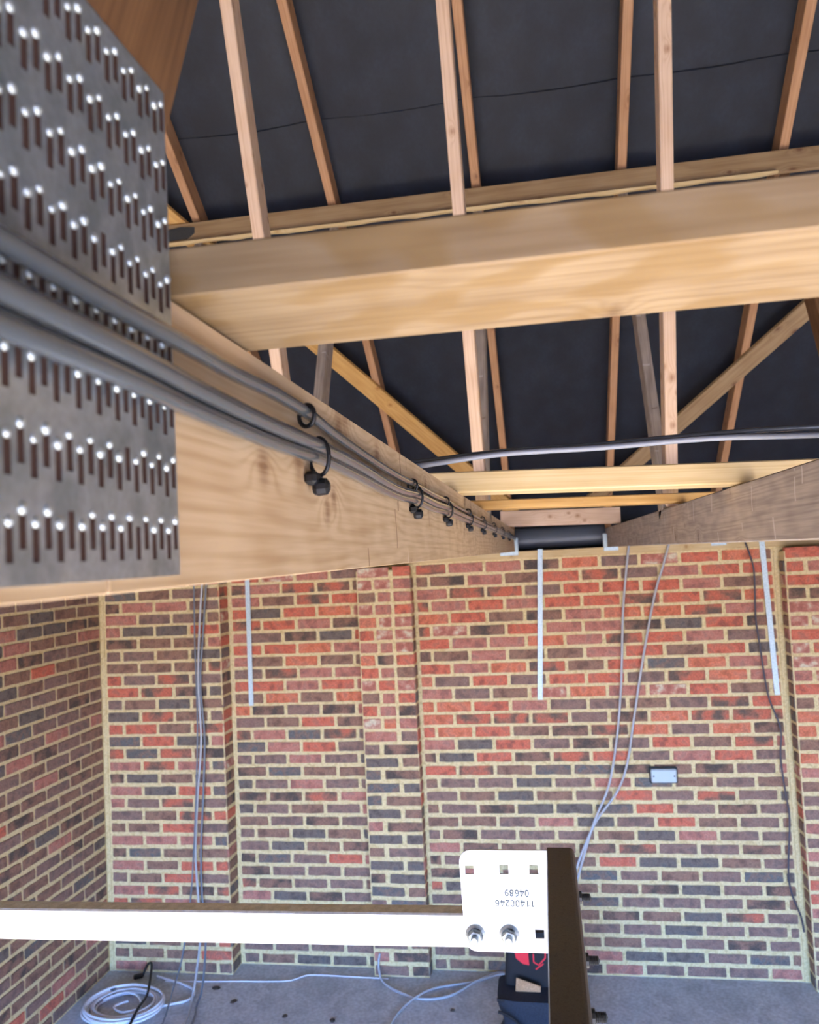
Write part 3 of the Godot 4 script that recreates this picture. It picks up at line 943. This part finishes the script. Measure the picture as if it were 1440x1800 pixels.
# ------------------------------------------------------------------ cables on the nearest truss
func build_truss_cables():
	var xc := -0.1545
	var mk := func(a: Array, dx: float) -> Array:
		var out := []
		for p in a:
			var near: bool = p[1] > -0.345
			out.append(Vector3(xc + dx + (0.003 if near else 0.0), p[0], p[1]))
		return out
	var up := [[2.553, -0.12], [2.5525, -0.217], [2.552, -0.263], [2.5525, -0.33], [2.554, -0.396], [2.556, -0.46], [2.5555, -0.534], [2.551, -0.601], [2.5455, -0.746], [2.5425, -0.90], [2.5435, -1.007], [2.541, -1.185], [2.5415, -1.354], [2.540, -1.75], [2.538, -2.241], [2.535, -3.2], [2.532, -4.35], [2.530, -4.80]]
	cable("grey_cable", "upper glossy grey cable of the bundle along the nearest truss", mk.call(up, 0.0), 0.0042, M.cable, "cable bundle on the nearest truss", "cable", 12)
	var mid := [[2.537, -0.12], [2.5365, -0.216], [2.5355, -0.281], [2.535, -0.35], [2.534, -0.43], [2.5345, -0.50], [2.535, -0.567], [2.5335, -0.674], [2.5285, -0.80], [2.5275, -0.894], [2.5305, -1.007], [2.5285, -1.18], [2.530, -1.354], [2.5285, -1.766], [2.528, -2.2], [2.526, -3.2], [2.524, -4.35], [2.522, -4.80]]
	cable("grey_cable", "middle grey cable of the bundle along the nearest truss", mk.call(mid, 0.002), 0.0049, M.cable, "cable bundle on the nearest truss", "cable", 12)
	var low := [[2.5275, -0.12], [2.527, -0.216], [2.5265, -0.281], [2.526, -0.35], [2.525, -0.43], [2.5255, -0.50], [2.527, -0.567], [2.525, -0.674], [2.521, -0.80], [2.520, -0.894], [2.5225, -1.007], [2.520, -1.18], [2.522, -1.354], [2.520, -1.766], [2.520, -2.2], [2.518, -3.2], [2.516, -4.35], [2.514, -4.80]]
	cable("grey_cable", "lowest grey cable of the bundle along the nearest truss", mk.call(low, 0.0), 0.0044, M.cable, "cable bundle on the nearest truss", "cable", 12)
	# cable ties screwed to the chord
	var zs := [-0.553, -1.007, -1.354, -1.766, -2.19, -2.71, -3.28, -3.9]
	for i in zs.size():
		var z: float = zs[i]
		var cy := 2.531
		var place: String = ["nearest the nail plate", "second along the bundle", "third along the bundle", "fourth along the bundle", "fifth along the bundle", "sixth along the bundle", "seventh along the bundle", "last before the wall"][i]
		var t := thing("cable_tie", "black cable tie round the grey cables, %s" % place, "cable tie", Vector3(-0.158, 2.515, z), "cable ties on the truss bundle")
		var loop := []
		for k in 17:
			var a := TAU * k / 16.0
			loop.append(Vector3(xc + 0.0005 + cos(a) * 0.0082, cy - 0.003 + sin(a) * 0.0135, z - 0.004 + cos(a) * 0.004))
		put(tube_mesh(smooth_path(loop, 2), 0.0016, 6), "lower_band", M.tie, t, Transform3D.IDENTITY)
		var cu: float = 2.5555 if i == 0 else 2.5425
		var loop2 := []
		for k in 13:
			var a := TAU * k / 12.0
			loop2.append(Vector3(xc + cos(a) * 0.0064, cu - 0.002 + sin(a) * 0.0075, z + 0.022 + cos(a) * 0.003))
		put(tube_mesh(smooth_path(loop2, 2), 0.0016, 6), "upper_band", M.tie, t, Transform3D.IDENTITY)
		block(t, "mount", Vector3(-0.162, 2.507, z - 0.010), Vector3(-0.153, 2.5165, z + 0.012), M.tie, 0.0025)
		var head := begin()
		lathe_parts(head, [[0.0, -0.003], [0.0055, -0.003], [0.0065, 0.0], [0.006, 0.0065], [0.003, 0.0085], [0.0, 0.0085]], 10)
		put(done(head), "screw_head", M.tie, t, Transform3D(Basis(Vector3(0, 1, 0), Vector3(1, 0, 0), Vector3(0, 0, -1)), Vector3(-0.155, 2.506, z - 0.001)))
	# twin cable crossing to the right, laid over the chords
	cable("crossing_cable", "lower grey strand of the twin cable crossing below the rafters to the right", [Vector3(-0.30, 2.580, -1.15), Vector3(-0.18, 2.5815, -1.14), Vector3(-0.05, 2.589, -1.125), Vector3(0.09, 2.589, -1.13), Vector3(0.23, 2.590, -1.12), Vector3(0.40, 2.587, -1.15), Vector3(0.8, 2.575, -1.15), Vector3(1.2, 2.57, -1.1)], 0.0042, M.cable_mid, "twin cable over the trusses")
	cable("crossing_cable", "upper grey strand of the twin cable crossing below the rafters to the right", [Vector3(-0.30, 2.586, -1.158), Vector3(-0.18, 2.588, -1.148), Vector3(-0.05, 2.593, -1.132), Vector3(0.09, 2.594, -1.137), Vector3(0.23, 2.5965, -1.128), Vector3(0.40, 2.5985, -1.155), Vector3(0.8, 2.582, -1.16), Vector3(1.2, 2.577, -1.11)], 0.0040, M.cable, "twin cable over the trusses")

# ------------------------------------------------------------------ door track frame
func build_track_frame():
	var yt := 2.112
	var t := thing("door_track_frame", "steel garage door track with bright cross rail and bolted corner plate", "door track", Vector3(0, 2.0, -0.95))
	# horizontal track: a folded channel running back to the camera
	var prof := [Vector2(-0.0155, -0.003), Vector2(-0.0145, 0.0), Vector2(0.0105, 0.0), Vector2(0.0135, -0.0012), Vector2(0.0155, -0.004), Vector2(0.0162, -0.008), Vector2(0.0162, -0.062), Vector2(0.006, -0.062), Vector2(0.006, -0.060), Vector2(0.0142, -0.060), Vector2(0.0142, -0.008), Vector2(0.012, -0.0035), Vector2(0.0095, -0.002), Vector2(-0.0135, -0.002), Vector2(-0.0135, -0.030), Vector2(-0.0155, -0.030)]
	put(prism(prof, 2.75), "track", M.rail, t, Transform3D(Basis.IDENTITY, Vector3(0, yt, -0.952 + 1.375)))
	# cross rail to the left
	var cross := begin()
	add_box(cross, Vector3(-1.25, -0.0195, -0.0125), Vector3(1.25, 0.0195, 0.0125), 0.002)
	var cb := Basis(Vector3(0, 0, 1), 0.010)
	put(done(cross), "cross_rail", M.bright_steel, t, Transform3D(cb, Vector3(-1.30, 2.0005, -0.9725)))
	# corner plate with square holes
	var corner := CSGPolygon3D.new()
	corner.name = "corner_plate"
	var outline := PackedVector2Array()
	var lo := Vector2(-0.1165, 1.995)
	var hi := Vector2(-0.0145, 2.1095)
	for q in [[Vector2(lo.x + 0.014, hi.y - 0.014), PI / 2, PI], [Vector2(lo.x + 0.016, lo.y + 0.014), PI, PI * 1.5]]:
		for k in 7:
			var a: float = lerp(q[1], q[2], k / 6.0)
			outline.append(q[0] + Vector2(cos(a), sin(a)) * 0.014)
	outline.append(Vector2(hi.x, lo.y))
	outline.append(hi)
	corner.polygon = outline
	corner.depth = 0.003
	corner.material = M.bright_steel
	t.add_child(corner, true)
	corner.transform = chain(t).affine_inverse() * Transform3D(Basis.IDENTITY, Vector3(0, 0, -0.9485))
	for h in [Vector2(-0.105, 2.0868), Vector2(-0.0652, 2.0876), Vector2(-0.0312, 2.0880), Vector2(-0.0285, 2.0160)]:
		var cut := CSGBox3D.new()
		cut.operation = CSGShape3D.OPERATION_SUBTRACTION
		cut.size = Vector3(0.0102, 0.0102, 0.02)
		cut.position = Vector3(h.x, h.y, 0.0)
		corner.add_child(cut)
	# flange that ties the plate to the track
	block(t, "flange", Vector3(-0.0143, 1.996, -0.9515), Vector3(-0.0118, 2.108, -0.90), M.rail, 0.0006)
	# flange nuts with their stud ends
	var nut := begin()
	lathe_parts(nut, [[0.0, 0.0], [0.0118, 0.0], [0.0118, 0.0014], [0.0092, 0.003]], 18)
	lathe_parts(nut, [[0.0088, 0.002], [0.0088, 0.0088], [0.0076, 0.0098], [0.0045, 0.0098]], 6, 0.3)
	lathe_parts(nut, [[0.0044, 0.009], [0.0044, 0.0155], [0.0036, 0.0165], [0.0, 0.0165]], 12)
	var nut_mesh := done(nut)
	for h in [Vector2(-0.102, 2.0135), Vector2(-0.0632, 2.0142)]:
		put(nut_mesh, "flange_nut", M.galv, t, Transform3D(Basis(Vector3(1, 0, 0), Vector3(0, 0, 1), Vector3(0, -1, 0)), Vector3(h.x, h.y, -0.9484)))
	# threaded bolt ends on the right flank of the track
	for z in [-0.872, -0.742, -0.655]:
		var bolt := begin()
		var pr := [[0.0, 0.0], [0.0062, 0.0], [0.0062, 0.003]]
		for k in 6:
			pr.append([0.0034, 0.0034 + k * 0.0014])
			pr.append([0.0042, 0.0041 + k * 0.0014])
		pr.append([0.0, 0.0128])
		lathe_parts(bolt, pr, 10)
		put(done(bolt), "bolt_end", M.rail, t, Transform3D(Basis(Vector3(0, -1, 0), Vector3(1, 0, 0), Vector3(0, 0, 1)), Vector3(0.0162, yt - 0.022, z)))
	# stamped numbers, upside down
	var font := SystemFont.new()
	font.font_names = PackedStringArray(["Droid Sans Mono"])
	font.font_weight = 700
	for a in [["04689", Vector3(-0.052, 2.063, -0.9454), 0.0068], ["11400246", Vector3(-0.0545, 2.0515, -0.9454), 0.0068]]:
		var tm := TextMesh.new()
		tm.text = a[0]
		tm.font = font
		tm.font_size = 32
		tm.pixel_size = 0.00030
		tm.depth = 0.0005
		put(tm, "stamped_number", M.ink, t, Transform3D(Basis(Vector3(0, 0, 1), PI), a[1]))

# ------------------------------------------------------------------ things on the wall
func build_wall_items():
	var zb := -DEPTH
	var s := thing("socket_box", "small grey rectangular socket box fixed to the brick wall", "socket box", Vector3(0.604, 1.09, zb))
	block(s, "back_box", Vector3(0.528, 1.088, zb - 0.001), Vector3(0.682, 1.180, zb + 0.028), M.box_dark, 0.006)
	block(s, "cover", Vector3(0.534, 1.096, zb + 0.026), Vector3(0.675, 1.172, zb + 0.046), M.box_grey, 0.007)
	for k in 2:
		var sc := begin()
		lathe_parts(sc, [[0.0, 0.0015], [0.004, 0.001], [0.0045, 0.0]], 8)
		put(done(sc), "screw", M.box_dark, s, Transform3D(Basis(Vector3(1, 0, 0), Vector3(0, 0, 1), Vector3(0, -1, 0)), Vector3(0.548 + 0.113 * k, 1.134, zb + 0.0462)))
	var w := zb + 0.035
	cable("hanging_cable", "grey cable hanging from the grey truss, left of two that meet lower down", [Vector3(0.496, 2.455, w - 0.01), Vector3(0.470, 2.30, w), Vector3(0.436, 2.052, w), Vector3(0.402, 1.662, w), Vector3(0.356, 1.339, w), Vector3(0.295, 1.082, w + 0.01), Vector3(0.204, 0.889, w + 0.02), Vector3(0.140, 0.72, w + 0.03), Vector3(0.03, 0.42, w + 0.06), Vector3(-0.12, 0.13, w + 0.05), Vector3(-0.30, 0.016, w + 0.0), Vector3(-0.40, 0.008, zb + 0.02), Vector3(-0.509, 0.008, -4.725), Vector3(-0.653, 0.008, -4.549), Vector3(-0.807, 0.008, -4.509), Vector3(-0.946, 0.008, -4.575), Vector3(-1.050, 0.010, -4.665), Vector3(-1.083, 0.045, -4.72), Vector3(-1.085, 0.09, -4.725), Vector3(-1.077, 0.14, -4.728)], 0.0068, M.cable_light, "grey cables hanging down the right panel")
	cable("hanging_cable", "grey cable hanging from the grey truss, right of two that meet lower down", [Vector3(0.722, 2.455, w - 0.01), Vector3(0.680, 2.33, w), Vector3(0.616, 2.143, w), Vector3(0.53, 1.788, w), Vector3(0.462, 1.467, w), Vector3(0.408, 1.21, w), Vector3(0.341, 1.05, w + 0.01), Vector3(0.215, 0.889, w + 0.02), Vector3(0.112, 0.69, w + 0.03), Vector3(0.0, 0.40, w + 0.05), Vector3(-0.16, 0.10, w + 0.04), Vector3(-0.30, 0.020, w + 0.01), Vector3(-0.40, 0.008, zb + 0.04), Vector3(-0.54, 0.008, -4.70), Vector3(-0.727, 0.008, -4.632), Vector3(-0.83, 0.020, -4.508), Vector3(-0.908, 0.008, -4.364), Vector3(-0.93, 0.008, -4.2), Vector3(-0.9, 0.008, -3.95)], 0.0068, M.cable_light, "grey cables hanging down the right panel")
	cable("dark_cable", "thin dark cable hanging crookedly beside the right strap", [Vector3(1.132, 2.445, w - 0.01), Vector3(1.168, 2.28, w), Vector3(1.160, 2.025, w), Vector3(1.17, 1.865, w), Vector3(1.195, 1.58, w), Vector3(1.248, 1.39, w), Vector3(1.237, 1.234, w), Vector3(1.248, 1.047, w), Vector3(1.26, 0.892, w), Vector3(1.234, 0.615, w), Vector3(1.243, 0.492, w), Vector3(1.282, 0.37, w - 0.005), Vector3(1.296, 0.28, w - 0.015)], 0.0050, M.cable_dark)
	var f := zb + 0.175
	cable("hanging_cable", "pale grey cable hanging down the left pier into the floor loop", [Vector3(-2.050, 2.44, f), Vector3(-2.062, 2.359, f), Vector3(-2.090, 2.09, f), Vector3(-2.112, 1.746, f), Vector3(-2.106, 1.404, f), Vector3(-2.142, 1.064, f), Vector3(-2.168, 0.726, f), Vector3(-2.160, 0.458, f), Vector3(-2.13, 0.25, f + 0.06), Vector3(-2.11, 0.06, f + 0.2), Vector3(-2.09, 0.008, f + 0.30), Vector3(-2.05, 0.008, -4.227), Vector3(-2.0, 0.008, -3.9)], 0.0068, M.cable_light, "cables hanging down the left pier")
	cable("hanging_cable", "dark blue-grey cable hanging down the left pier beside a paler one", [Vector3(-2.028, 2.44, f - 0.01), Vector3(-2.040, 2.359, f - 0.01), Vector3(-2.068, 2.09, f - 0.01), Vector3(-2.100, 1.746, f - 0.005), Vector3(-2.088, 1.404, f - 0.01), Vector3(-2.110, 1.064, f - 0.01), Vector3(-2.138, 0.726, f - 0.01), Vector3(-2.140, 0.458, f - 0.01), Vector3(-2.10, 0.25, f + 0.05), Vector3(-2.06, 0.06, f + 0.2), Vector3(-2.05, 0.008, f + 0.31), Vector3(-2.01, 0.008, -4.227), Vector3(-1.94, 0.008, -3.9)], 0.0064, M.cable_blue, "cables hanging down the left pier")
	cable("hanging_cable", "slack blue cable slanting from behind the cross rail down to the floor", [Vector3(-2.110, 2.44, f + 0.01), Vector3(-2.120, 2.0, f + 0.01), Vector3(-2.122, 1.5, f + 0.01), Vector3(-2.150, 1.0, f + 0.015), Vector3(-2.19, 0.55, f + 0.02), Vector3(-2.225, 0.30, f + 0.03), Vector3(-2.23, 0.13, f + 0.12), Vector3(-2.22, 0.06, f + 0.24), Vector3(-2.19, 0.034, f + 0.36), Vector3(-2.16, 0.008, f + 0.50), Vector3(-2.15, 0.008, f + 0.66)], 0.0050, M.cable_blue, "cables hanging down the left pier")

# ------------------------------------------------------------------ things on the floor
func build_floor_items():
	# coil of white cable
	var c := thing("cable_coil", "coil of white cable lying on the floor in the left corner", "cable coil", Vector3(-2.46, 0, -4.30))
	var r := RandomNumberGenerator.new()
	r.seed = 77
	for turn in 9:
		var pts := []
		var rx := r.randf_range(0.165, 0.225)
		var rz := rx * r.randf_range(0.75, 0.86)
		var off := Vector3(r.randf_range(-0.018, 0.018), 0.007 + 0.0075 * (turn / 2), r.randf_range(-0.015, 0.015))
		var ph := r.randf_range(0, TAU)
		for k in 21:
			var a := TAU * k / 20.0 + ph
			pts.append(Vector3(-2.46, 0, -4.30) + off + Vector3(cos(a) * rx, 0.004 + 0.003 * sin(a * 3.0 + turn), sin(a) * rz))
		put(tube_mesh(smooth_path(pts, 3), 0.0072, 7), "turn", M.white_cable, c, Transform3D.IDENTITY)
	var loose := [Vector3(-2.60, 0.03, -4.33), Vector3(-2.52, 0.035, -4.40), Vector3(-2.42, 0.035, -4.38), Vector3(-2.35, 0.03, -4.28), Vector3(-2.42, 0.03, -4.22), Vector3(-2.50, 0.03, -4.27), Vector3(-2.45, 0.03, -4.33)]
	put(tube_mesh(smooth_path(loose, 6), 0.0068, 7), "loose_end", M.white_cable, c, Transform3D.IDENTITY)
	var tail := [Vector3(-2.33, 0.03, -4.22), Vector3(-2.22, 0.012, -4.34), Vector3(-2.13, 0.008, -4.40), Vector3(-2.13, 0.008, -4.50), Vector3(-2.24, 0.008, -4.57), Vector3(-2.36, 0.008, -4.615), Vector3(-2.43, 0.010, -4.64)]
	put(tube_mesh(smooth_path(tail, 6), 0.0068, 7), "tail", M.white_cable, c, Transform3D.IDENTITY)
	var clamp_mesh := box_mesh(Vector3(0.03, 0.03, 0.05), 0.004)
	put(clamp_mesh, "tape_wrap", M.cable_blue, c, Transform3D(Basis(Vector3.UP, 0.9), Vector3(-2.59, 0.028, -4.425)))
	# black lead
	var b := thing("black_lead", "black cable with a small plug running over the white coil", "cable", Vector3(-2.4, 0, -4.4))
	var pts2 := [Vector3(-2.52, 0.012, -4.63), Vector3(-2.495, 0.07, -4.645), Vector3(-2.455, 0.09, -4.62), Vector3(-2.41, 0.070, -4.52), Vector3(-2.36, 0.068, -4.40), Vector3(-2.325, 0.070, -4.30), Vector3(-2.315, 0.066, -4.18), Vector3(-2.31, 0.012, -4.02), Vector3(-2.3, 0.009, -3.85)]
	put(tube_mesh(smooth_path(pts2, 6), 0.0075, 8), "lead", M.black, b, Transform3D.IDENTITY)
	put(box_mesh(Vector3(0.055, 0.022, 0.03), 0.005), "plug", M.black, b, Transform3D(Basis(Vector3.UP, 0.5), Vector3(-2.545, 0.012, -4.625)))
	# string along the wall foot
	cable("chalk_string", "thin white string lying along the foot of the back wall", [Vector3(-2.36, 0.003, -4.60), Vector3(-2.1, 0.003, -4.615), Vector3(-1.9, 0.003, -4.63), Vector3(-1.70, 0.003, -4.641), Vector3(-1.60, 0.003, -4.66), Vector3(-1.52, 0.003, -4.722), Vector3(-1.40, 0.003, -4.728), Vector3(-1.245, 0.003, -4.722), Vector3(-1.03, 0.003, -4.715)], 0.0035, M.white_cable, "", "string")
	# tool bag behind the track
	var bag := thing("tool_bag", "dark navy tool bag with red logo half hidden behind the steel track", "tool bag", Vector3(-0.15, 0, -4.0))
	var rings := []
	for i in 12:
		var f := i / 11.0
		var y: float = lerp(0.0, 0.345, f)
		var bulge := 0.018 * sin(f * PI * 2.3 + 0.4) + 0.03 * (1.0 - f)
		var ring := []
		for k in 28:
			var a := TAU * k / 28.0
			var ca := cos(a)
			var sa := sin(a)
			var hx := 0.195 + bulge
			var hz := 0.115 + bulge * 0.8
			var wob := 1.0 + 0.018 * sin(a * 5.0 + i * 1.3)
			ring.append(Vector3(-0.128 + sign(ca) * pow(abs(ca), 0.45) * hx * wob, y, -4.02 + sign(sa) * pow(abs(sa), 0.45) * hz * wob))
		rings.append(ring)
	put(loft(rings), "body", M.bag, bag, Transform3D.IDENTITY)
	# raised back panel with lid pocket
	var rings2 := []
	for i in 8:
		var f := i / 7.0
		var y: float = lerp(0.28, 0.60, f)
		var ring := []
		for k in 20:
			var a := TAU * k / 20.0
			var hx: float = 0.183 - 0.03 * f * f
			ring.append(Vector3(-0.122 + sign(cos(a)) * pow(abs(cos(a)), 0.4) * hx, y, -4.075 + sign(sin(a)) * pow(abs(sin(a)), 0.4) * 0.045))
		rings2.append(ring)
	put(loft(rings2), "back_panel", M.bag_black, bag, Transform3D.IDENTITY)
	# rim of the front pocket and its strap
	var rim := []
	for k in 9:
		var u := k / 8.0
		rim.append(Vector3(lerp(-0.335, 0.08, u), 0.342 - 0.012 * sin(u * PI), -3.93 + 0.02 * cos(u * PI * 2)))
	put(tube_mesh(smooth_path(rim, 4), 0.009, 8), "rim", M.bag_black, bag, Transform3D.IDENTITY)
	var strap := []
	for k in 9:
		var u := k / 8.0
		strap.append(Vector3(lerp(-0.33, -0.12, u), lerp(0.30, 0.06, u * u), -3.885 + 0.012 * sin(u * PI)))
	put(tube_mesh(smooth_path(strap, 4), 0.007, 6), "strap", M.bag_black, bag, Transform3D.IDENTITY)
	var logo := [Vector2(-0.25, 0.52), Vector2(-0.182, 0.52), Vector2(-0.180, 0.447), Vector2(-0.21, 0.452), Vector2(-0.242, 0.478)]
	put(prism(logo, 0.003), "logo_patch", M.red_print, bag, Transform3D(Basis.IDENTITY, Vector3(0, 0, -4.0285)))
	for a in [[Vector2(-0.158, 0.50), Vector2(-0.158, 0.462)], [Vector2(-0.158, 0.462), Vector2(-0.135, 0.448)], [Vector2(-0.135, 0.448), Vector2(-0.102, 0.482)], [Vector2(-0.150, 0.428), Vector2(-0.112, 0.455)], [Vector2(-0.102, 0.482), Vector2(-0.10, 0.51)]]:
		bar(bag, "logo_stripe", Vector3(a[0].x, a[0].y, -4.0285), Vector3(a[1].x, a[1].y, -4.0285), 0.006, 0.003, M.red_print, Vector3.UP if a[0].x != a[1].x else Vector3(1, 0, 0), 0.0)
	var card := thing("cardboard_piece", "torn piece of brown cardboard sticking out of the tool bag", "cardboard", Vector3(-0.2, 0.33, -3.98))
	put(prism([Vector2(-0.252, 0.33), Vector2(-0.243, 0.408), Vector2(-0.13, 0.372), Vector2(-0.132, 0.33)], 0.004), "sheet", M.card, card, Transform3D(Basis.IDENTITY, Vector3(0, 0, -3.985)))
	# crumbs of dirt on the slab
	var dr := RandomNumberGenerator.new()
	dr.seed = 5
	var where := ["right of the hanging left cables", "left of centre below the string", "below the end of the string", "closest to the hanging left cables", "nearest the looped cable end", "beside the looped cable end", "under the looped cable", "right of the steel track"]
	var nth := -1
	for q in [Vector2(-1.86, -4.42), Vector2(-1.52, -4.30), Vector2(-1.25, -4.28), Vector2(-2.02, -4.55), Vector2(-0.72, -4.22), Vector2(-0.86, -4.20), Vector2(-0.62, -4.42), Vector2(0.35, -4.32)]:
		nth += 1
		var rg := []
		var rad := dr.randf_range(0.010, 0.018)
		for i in 4:
			var ring := []
			for k in 7:
				var a := TAU * k / 7.0
				var rr: float = rad * [1.0, 0.95, 0.65, 0.25][i] * dr.randf_range(0.75, 1.2)
				ring.append(Vector3(cos(a) * rr * 1.4, [0.0, 0.004, 0.008, 0.010][i], sin(a) * rr))
			rg.append(ring)
		var g := thing("dirt_crumb", "small dark crumb of dirt on the floor %s" % where[nth], "debris", Vector3(q.x, 0, q.y), "crumbs of dirt on the floor")
		put(loft(rg, false), "crumb", M.dirt, g, Transform3D(Basis(Vector3.UP, dr.randf() * TAU), Vector3(q.x, 0, q.y)))
